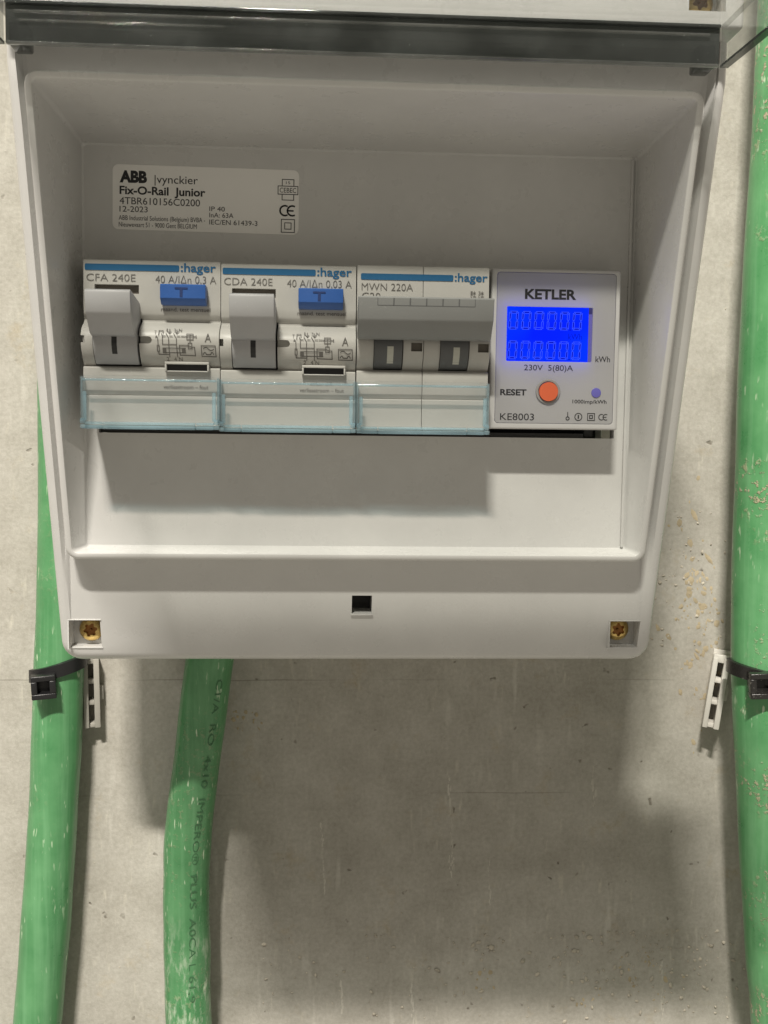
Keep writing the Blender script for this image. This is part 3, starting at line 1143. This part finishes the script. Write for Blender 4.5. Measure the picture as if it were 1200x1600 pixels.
# two-pole breaker with one bar across both toggles
mcb = thing('circuit_breaker', 'two pole white breaker with a dark grey bar across both toggles', 'circuit breaker', (25.5, -84, 0), 'white modular devices in the fuse box')
XP = [(8.45, 25.5, 12.75, 20.35, 22.35, 25.2, 16.2, 17.8), (25.62, 42.75, 29.8, 37.4, 39.6, 42.4, 33.2, 34.85)]
for x0, x1, t0, t1, w0, w1, m0, m1 in XP:
    bm = bmesh.new()
    prism(bm, BODY, x0, x1, 0.18)
    me = finish(bm, 'pole', [M['white']])
    cb = bmesh.new()
    box(cb, t0, t1, Y(255), Y(283), 15.45, 27.6)
    me = cut(me, cb)
    cb = bmesh.new()
    box(cb, w0, w1, Y(265), Y(273.8), 20.1, 22.3)
    me = cut(me, cb)
    pole = link('pole', me, mcb)
    bm = bmesh.new()
    box(bm, w0 + 0.05, w1 - 0.05, Y(273.3), Y(273.9), 20.15, 22.25)
    obj('indicator_window', bm, M['brown'], pole)
    bm = bmesh.new()
    prism(bm, [(27.5, 274.5), (24, 272.2), (22.0, 271.5), (20.4, 271.7), (18.9, 272.3), (17.5, 273.3), (16.2, 274.8), (15.7, 276), (15.7, 281), (27.5, 281)], t0 + 0.12, t1 - 0.25, 0.15)
    tg = obj('toggle', bm, M['darkbar'], mcb, 30)
    bm = bmesh.new()
    tf = interp([(24, 272.2), (22.0, 271.5), (20.4, 271.7), (18.9, 272.3), (17.5, 273.3), (16.2, 274.8)])
    for k in range(6):
        za, zb = 17.0 + k * 0.7, 17.0 + (k + 1) * 0.7
        bm.faces.new([bm.verts.new((x, Y(tf(qz) - 0.06), qz)) for x, qz in ((m0, za), (m1, za), (m1, zb), (m0, zb))])
    obj('position_mark', bm, M['mark'], tg)
bm = bmesh.new()
prism(bm, [(22.75, 270.5), (22.9, 268.4), (23.2, 268.0), (26.9, 264.3), (27.5, 263.9), (32.4, 263.2), (32.8, 263.5), (32.8, 265), (30.2, 271.6), (24, 271.8)], 8.45, 42.2, 0.25)
bar = obj('linking_bar', bm, M['bar'], mcb, 30)
bm = bmesh.new()
bd = interp([(27.5, 263.9), (32.4, 263.2)])
for i in range(6):
    xa = 13.2 + i * 4.06
    pts = [(xa, 32.35), (xa, 30.6), (xa + 3.9, 30.6), (xa + 3.9, 32.35)]
    for k, (p, q2) in enumerate(zip(pts, pts[1:])):
        stroke(bm, [p, q2], 0.14, lambda z: bd(z) - 0.05)
obj('tab_groove', bm, M['darkbar'], bar, 0)
bm = bmesh.new()
D = lay()
blue_bar(bm, 9.4, 33.35, 38.5, 40.1, D)
text(bm, ':hager', 33.7, 42.3, 38.55, 2.0, D, 0.018)
obj('brand_print', bm, M['blueprint'], mcb, 0)
bm = bmesh.new()
text(bm, 'MWN 220A', 9.6, 22.9, 35.8, 1.82, D, -0.008)
text(bm, 'C20', 9.7, 14.5, 33.4, 1.8, D, -0.008)
for x in (37.9, 39.95):
    text(bm, '1' if x < 39 else '3', x, x + 0.55, 35.1, 0.95, D)
    stroke(bm, [(x + 1.0, 36.0), (x + 1.0, 34.75)], 0.16, D)
    stroke(bm, [(x + 0.7, 35.3), (x + 1.3, 35.75)], 0.14, D)
    stroke(bm, [(x + 0.7, 35.75), (x + 1.3, 35.3)], 0.14, D)
    stroke(bm, [(x + 0.65, 34.7), (x + 1.4, 34.7)], 0.16, D)
    stroke(bm, [(x + 0.1, 34.75), (x + 0.75, 33.2)], 0.18, D)
stroke(bm, [(39.0, 34.05), (39.7, 34.05)], 0.16, D)
obj('lettering', bm, M['greyprint'], mcb, 0)
terminal_cover(8.4, 42.7, -1.15, 12.3, mcb)

# energy meter
meter = thing('energy_meter', 'white digital electricity meter with lit blue screen and orange reset button', 'electricity meter', (61, -80, 0), 'white modular devices in the fuse box')
bm = bmesh.new()
box(bm, 43.95, 78.4, Y(279.3), Y(308.5), 0.6, 42.7, 0.5, 3)
me = finish(bm, 'body', [M['meter']])
cb = bmesh.new()
a = [cb.verts.new((x, Y(270), z)) for x, z in rrect(45.35, 77.2, 2.1, 41.75, 0.9, 5)]
b = [cb.verts.new((v.co.x, Y(282.4), v.co.z)) for v in a]
cb.faces.new(a)
cb.faces.new(b[::-1])
for i in range(len(a)):
    cb.faces.new((a[i], b[i], b[(i + 1) % len(a)], a[(i + 1) % len(a)]))
me = cut(me, cb)
link('body', me, meter)
FX0, FX1, FZ0, FZ1 = 45.5, 77.05, 2.25, 41.6
LX0, LX1, LZ0, LZ1 = 48.15, 71.1, 18.5, 32.85
bm = bmesh.new()
n4 = 4 * (5 + 1)
o1 = rrect(FX0, FX1, FZ0, FZ1, 0.8, 5)
i1 = rrect(LX0, LX1, LZ0, LZ1, 0.35, 5)
bridge(bm, [[(x, Y(280.2), z) for x, z in o1], [(x, Y(279.35), z) for x, z in o1], [(x, Y(279.35), z) for x, z in i1], [(x, Y(280.0), z) for x, z in i1]])
facep = obj('faceplate', bm, M['face'], meter)
bm = bmesh.new()
box(bm, LX0 - 1.2, LX1 - 0.85, Y(280.5), Y(281.2), LZ0 - 1.2, LZ1 + 1.2)
screen = obj('screen', bm, M['screen'], meter)
bm = bmesh.new()
box(bm, LX1 - 0.8, LX1 + 0.9, Y(280.7), Y(281.3), LZ0 - 1.2, LZ1 + 1.2)
obj('screen_frame', bm, M['lamp'], screen)
bmd = bmesh.new()
bme = bmesh.new()


def seg7(x, z, w, h):
    s = w * 0.12
    sl = 0.05 * h
    P = lambda u, v: (x + u * w + (v - 0.5) * sl, z + v * h)
    t = 0.2
    polys = [
        [(0.13, 0.985), (0.87, 0.985), (0.70, 0.875), (0.30, 0.875)],
        [(0.13, 0.015), (0.87, 0.015), (0.70, 0.125), (0.30, 0.125)],
        [(0.02, 0.93), (0.02, 0.56), (0.12, 0.52), (0.22, 0.60), (0.22, 0.84)],
        [(0.98, 0.93), (0.98, 0.56), (0.88, 0.52), (0.78, 0.60), (0.78, 0.84)],
        [(0.02, 0.07), (0.02, 0.44), (0.12, 0.48), (0.22, 0.40), (0.22, 0.16)],
        [(0.98, 0.07), (0.98, 0.44), (0.88, 0.48), (0.78, 0.40), (0.78, 0.16)]]
    for p in polys:
        pts = [P(*a) for a in p]
        if random.random() < 0.75:
            fillp(bmd, pts, 280.46)
        stroke(bme, pts, 0.10, 280.43, 0, True)


for row, zb in ((0, 26.9), (1, 19.1)):
    for i in range(6):
        seg7(48.85 - 0.1 * row + i * 3.42, zb, 2.5, 4.85)
    stroke(bmd, [(65.2 - 0.1 * row, zb + 0.1), (65.55 - 0.1 * row, zb + 0.1)], 0.3, 280.46)
text(bmd, 'kWh', 64.85, 68.6, 24.45, 1.65, 280.46)
obj('digits', bmd, M['segment'], screen, 0)
obj('digit_outline', bme, M['segedge'], screen, 0)
bm = bmesh.new()
n = 40
rp = lambda r, d: [(59.5 + r * math.cos(2 * math.pi * k / n), Y(d), 10.6 + r * math.sin(2 * math.pi * k / n)) for k in range(n)]
bridge(bm, [rp(3.3, 279.36), rp(3.3, 279.0), rp(3.15, 278.85), rp(2.72, 278.85), rp(2.62, 279.0), rp(2.62, 279.34)])
rb = obj('button_ring', bm, M['ring'], meter)
bm = bmesh.new()
cyl(bm, 59.55, 10.55, 2.5, 278.3, 279.33, 40, 0.35)
obj('reset_button', bm, M['orange'], meter)
bm = bmesh.new()
cyl(bm, 72.5, 10.45, 1.3, 279.1, 279.34, 32, 0.1)
obj('pulse_lamp', bm, M['lamp'], meter)
bm = bmesh.new()
fd = 279.29
for s, x0, x1, zb, cap, bold in (
        ('KETLER', 52.8, 66.5, 34.9, 2.4, 0.035), ('kWh', 72.1, 76.0, 18.6, 1.5, 0.004), ('230V  5(80)A', 53.0, 66.1, 16.15, 1.45, 0.0),
        ('RESET', 46.75, 53.8, 9.55, 1.48, 0.03), ('1000imp/kWh', 66.2, 75.4, 7.6, 0.95, 0.01), ('KE8003', 46.85, 55.95, 2.95, 1.75, 0.0),
        ('1', 67.72, 68.08, 3.5, 1.0, 0.0)):
    text(bm, s, x0, x1, zb, cap, fd, bold)
circ = lambda cx, cz, r: [(cx + r * math.cos(2 * math.pi * k / 24), cz + r * math.sin(2 * math.pi * k / 24)) for k in range(24)]
stroke(bm, circ(67.9, 4.0, 0.95), 0.2, fd, 0, True)
stroke(bm, circ(65.0, 3.55, 0.42), 0.2, fd, 0, True)
stroke(bm, [(65.0, 3.95), (65.0, 5.2)], 0.2, fd)
stroke(bm, rectp(70.4, 72.25, 3.1, 4.95), 0.2, fd, 0, True)
stroke(bm, rectp(70.95, 71.7, 3.65, 4.4), 0.24, fd, 0, True)
ce(bm, 74.75, 4.0, 0.75, 0.2, fd)
obj('lettering', bm, M['darkprint'], meter, 0)

# ------------------------------------------------------------------ cables, ties, clips
def cable_thing(label, pts, r, mat, wob=0.12):
    path = catmull(pts, 14)
    t = bpy.data.objects.new('tmp', None)
    bm = bmesh.new()
    tube(bm, path, lambda f: r * (1 + 0.012 * math.sin(f * 31) + 0.008 * math.sin(f * 67 + 1)), 44)
    o = obj('cable', bm, mat)
    bpy.data.objects.remove(t)
    tag(o, label, 'cable', 'green cables on the wall')
    return o, path


c1, p1 = cable_thing('green cable behind the fuse box with a black tie round it', [(-83, -9, 210), (-84.2, -9, 80), (-84.7, -9.5, -28), (-86.6, -10, -77), (-88.2, -10, -114), (-91, -10, -155),
                                                                                  (-94.4, -10, -194), (-99, -10, -240), (-106, -10, -330)], 8.05, M['cable'])
c2, p2 = cable_thing('printed green cable that enters the fuse box from below', [(-32.0, -20, -52), (-34.5, -18, -64), (-37.0, -15.5, -79), (-40.7, -13.5, -108), (-43.9, -12.5, -134), (-44.8, -12, -156),
                                                                             (-44.6, -11.5, -178), (-44.2, -11.5, -201), (-42, -11.5, -240), (-36, -11.5, -330)], 7.75, M['cablescuffed'])
c3, p3 = cable_thing('thick dirty green cable to the right of the fuse box', [(147.5, -24, 220), (146.2, -24, 116), (144.9, -24, 50), (144.6, -24, -9), (145.6, -24, -67), (150.2, -24, -130),
                                                                         (155, -24, -176), (158, -23, -201), (162, -22, -250), (170, -22, -330)], 10.4, M['cabledirty'])


def cable_print(o, path, r, s, z_top, z_bot, a_top, a_bot, h):
    """writing running down a cable, wrapped on its jacket"""
    P = [Vector(p) for p in path if z_bot - 6 <= p[2] <= z_top + 6]
    P.sort(key=lambda v: -v.z)
    vv, ff = text_tris(s, -0.006)
    mn, mx = min(v[0] for v in vv), max(v[0] for v in vv)
    bm = bmesh.new()

    def at(z):
        for a, b in zip(P, P[1:]):
            if a.z >= z >= b.z:
                return a + (b - a) * ((a.z - z) / (a.z - b.z)), (b - a).normalized()
        return P[-1], (P[-1] - P[-2]).normalized()
    new = []
    for x, y in vv:
        f = (x - mn) / (mx - mn)
        z = z_top + (z_bot - z_top) * f
        c, t = at(z)
        ang = a_top + (a_bot - a_top) * f + (y / CAP - 0.5) * h / r
        nx = (Vector((1, 0, 0)) - t * t.x).normalized()
        ny = t.cross(nx)
        if ny.y > 0:
            ny = -ny
        p = c + (nx * math.sin(ang) + ny * math.cos(ang)) * (r * 1.02 + 0.06)
        new.append(bm.verts.new(p))
    for f in ff:
        try:
            bm.faces.new([new[i] for i in f])
        except ValueError:
            pass
    obj('lettering', bm, M['cableprint'], o, 0)


cable_print(c2, p2, 7.75, 'C1/A  RO  4x10  IMPERO\u00ae  PLUS  A0CA L 61,9', -80, -191, 0.62, 0.30, 2.15)


def tie(label, cx, cy, rx, z0, slope, head, a0, a1, wid, mat):
    """strap round the cable from angle a0 to a1 (0 = right, -90 = towards the room) and its head"""
    bm = bmesh.new()
    n = 30
    rings = []
    for i in range(n + 1):
        a = math.radians(a0 + (a1 - a0) * i / n)
        z = z0 + slope * math.cos(a) * rx
        inr, out = rx + 0.12, rx + 1.35
        ca, sa = math.cos(a), math.sin(a)
        rings.append([(cx + inr * ca, cy + inr * sa, z - wid / 2), (cx + out * ca, cy + out * sa, z - wid / 2 + 0.2), (cx + out * ca, cy + out * sa, z + wid / 2 - 0.2), (cx + inr * ca, cy + inr * sa, z + wid / 2)])
    vr = bridge(bm, rings)
    bm.faces.new(vr[0][::-1])
    bm.faces.new(vr[-1])
    t = thing('cable_tie', label, 'cable tie', (cx, cy, z0), 'black cable ties')
    obj('strap', bm, mat, t, 50)
    hx, hy, hz, hs, hrot = head
    bm = bmesh.new()
    w = hs / 2
    R = Matrix.Translation((hx, hy, hz)) @ Matrix.Rotation(hrot, 4, 'Z') @ Matrix.Rotation(math.radians(-3), 4, 'Y')
    for b_ in ((-w, w, -2.6, 2.6, w - 1.8, w), (-w, w, -2.6, 2.6, -w, -w + 1.8), (-w, -w + 1.9, -2.6, 2.6, -w + 1.75, w - 1.75), (w - 2.0, w, -2.6, 2.6, -w + 1.75, w - 1.75), (-w + 1, w - 1, 0.6, 2.5, -w + 1, w - 1)):
        for v in box(bm, *b_, 0.0):
            pass
    bmesh.ops.bevel(bm, geom=list(bm.edges), offset=0.3, segments=2, affect='EDGES', profile=0.5)
    bmesh.ops.transform(bm, matrix=R, verts=bm.verts)
    obj('head', bm, mat, t, 50)
    return t


tie('black cable tie round the left cable, its head on the left', -87.0, -10, 8.15, -79.6, 0.30, (-88.8, -21.0, -83.4, 7.6, math.radians(12)), -150, 62, 4.6, M['black'])
tie('dusty black cable tie round the right cable, beside the white clip', 145.9, -24, 10.5, -78.6, -0.2, (140.6, -35.5, -79.8, 8.2, math.radians(-8)), -205, 40, 4.6, M['dustyblack'])


def clip(label, cx, cy, z1, length, width, depth, tilt, yaw, hook, mat):
    bm = bmesh.new()
    w = width / 2
    box(bm, -w, -w + 1.7, -depth, 0, -length, 0, 0.3)
    box(bm, w - 1.9, w, -depth, 0, -length, 0, 0.3)
    for f in (0.02, 0.33, 0.64, 0.97):
        z = -length * f
        box(bm, -w + 1.5, w - 1.7, -depth * 0.8, -0.3, z - 0.8, z + 0.75, 0.25)
    box(bm, w - 1.0, w + 1.2, -depth * 0.5, -0.2, -length * 0.62, -length * 0.42, 0.25)
    box(bm, -w, w + hook, -depth * 0.95, -depth * 0.95 + 1.8, -1.6, 1.2, 0.4)
    box(bm, -w, w + hook * 1.3, -1.6, 0.2, -1.2, 1.6, 0.4)
    bmesh.ops.transform(bm, matrix=Matrix.Translation((cx, cy, z1)) @ Matrix.Rotation(tilt, 4, 'Y') @ Matrix.Rotation(yaw, 4, 'Z'), verts=bm.verts)
    o = obj('cable_clip', bm, mat)
    tag(o, label, 'cable clip', 'plastic cable clips')
    return o


clip('white slotted plastic clip beside the right cable', 140.6, -0.6, -77.3, 24.5, 5.6, 11, math.radians(7.5), math.radians(-20), 3.5, M['clip'])
clip('grey slotted plastic clip beside the left cable under the fuse box', -78.4, -0.4, -78, 23.5, 5.4, 6, math.radians(-1), math.radians(12), -1.0, M['clipgrey'])

# mortar crumbs stuck to the wall: nobody could count them
bm = bmesh.new()


def crumb(x, z, s, mi=0, flat_=1.0, lean=None, long_=1.0):
    r = bmesh.ops.create_icosphere(bm, subdivisions=1, radius=1)
    e = (s * random.uniform(0.6, 1.5), s * random.uniform(0.4, 0.8), s * random.uniform(0.5, 1.1))
    a = random.uniform(0, 6.28) if lean is None else lean
    e = (e[0], e[1] * flat_, e[2] * long_)
    for f in set(f for v in r['verts'] for f in v.link_faces):
        f.material_index = mi
    for v in r['verts']:
        k = random.uniform(0.7, 1.25)
        p = Vector((v.co.x * e[0] * k, v.co.y * e[1] * k, v.co.z * e[2] * k))
        p = Matrix.Rotation(a, 3, 'Y') @ p
        v.co = p + Vector((x, -e[1] * 0.35, z))


for i in range(330):
    z = -178 - abs(random.gauss(0, 16))
    x = random.uniform(-20, 165) if random.random() < 0.45 else random.gauss(118, 24)
    crumb(x, z, random.choice((0.25, 0.3, 0.35, 0.45, 0.6, 0.8)))
for i in range(110):
    crumb(random.uniform(-110, 165), random.uniform(-215, 130), random.choice((0.15, 0.2, 0.25, 0.3)))
for i in range(70):
    crumb(random.gauss(124, 8), random.uniform(-75, -25), random.choice((0.2, 0.3, 0.4, 0.6)))
# tan plaster smears by the right cable and pale drips down the wall
for i in range(120):
    z = random.gauss(-62, 16)
    crumb(131 - (z + 62) * 0.10 + random.gauss(0, 4.5), z, random.choice((0.3, 0.45, 0.6, 0.9)), 1, 0.3, random.uniform(-0.7, 0.2), random.uniform(1.2, 2.6))
for cx, cz in ((92, 8), (103, 52), (-30, -100), (-24, -102), (118, -187), (112, -195), (60, -196), (124, -199), (98, -203)):
    for i in range(9):
        crumb(cx + random.gauss(0, 2.2), cz + random.gauss(0, 2.6), random.choice((0.25, 0.4, 0.6)), 1, 0.3, random.uniform(-0.8, 0.3), random.uniform(1, 2.2))
for x, z0, z1 in ((0.3, -138, -163), (45, -120, -155), (59.5, -152, -168), (46, -150, -158), (33, -196, -212), (8, -196, -206), (96, -118, -132), (123, -190, -212)):
    z = z0
    while z > z1:
        crumb(x + (z0 - z) * 0.06 + random.gauss(0, 0.25), z, random.uniform(0.16, 0.34), 2, 0.25, random.uniform(-0.1, 0.1), random.uniform(3, 6))
        z -= random.uniform(0.5, 1.6)
crumbs = obj('mortar_crumbs', bm, [M['crumb'], M['tan'], M['drip']], None, 60)
crumbs['kind'] = 'stuff'
crumbs['label'] = 'pale mortar crumbs stuck to the concrete wall'
crumbs['category'] = 'mortar crumbs'
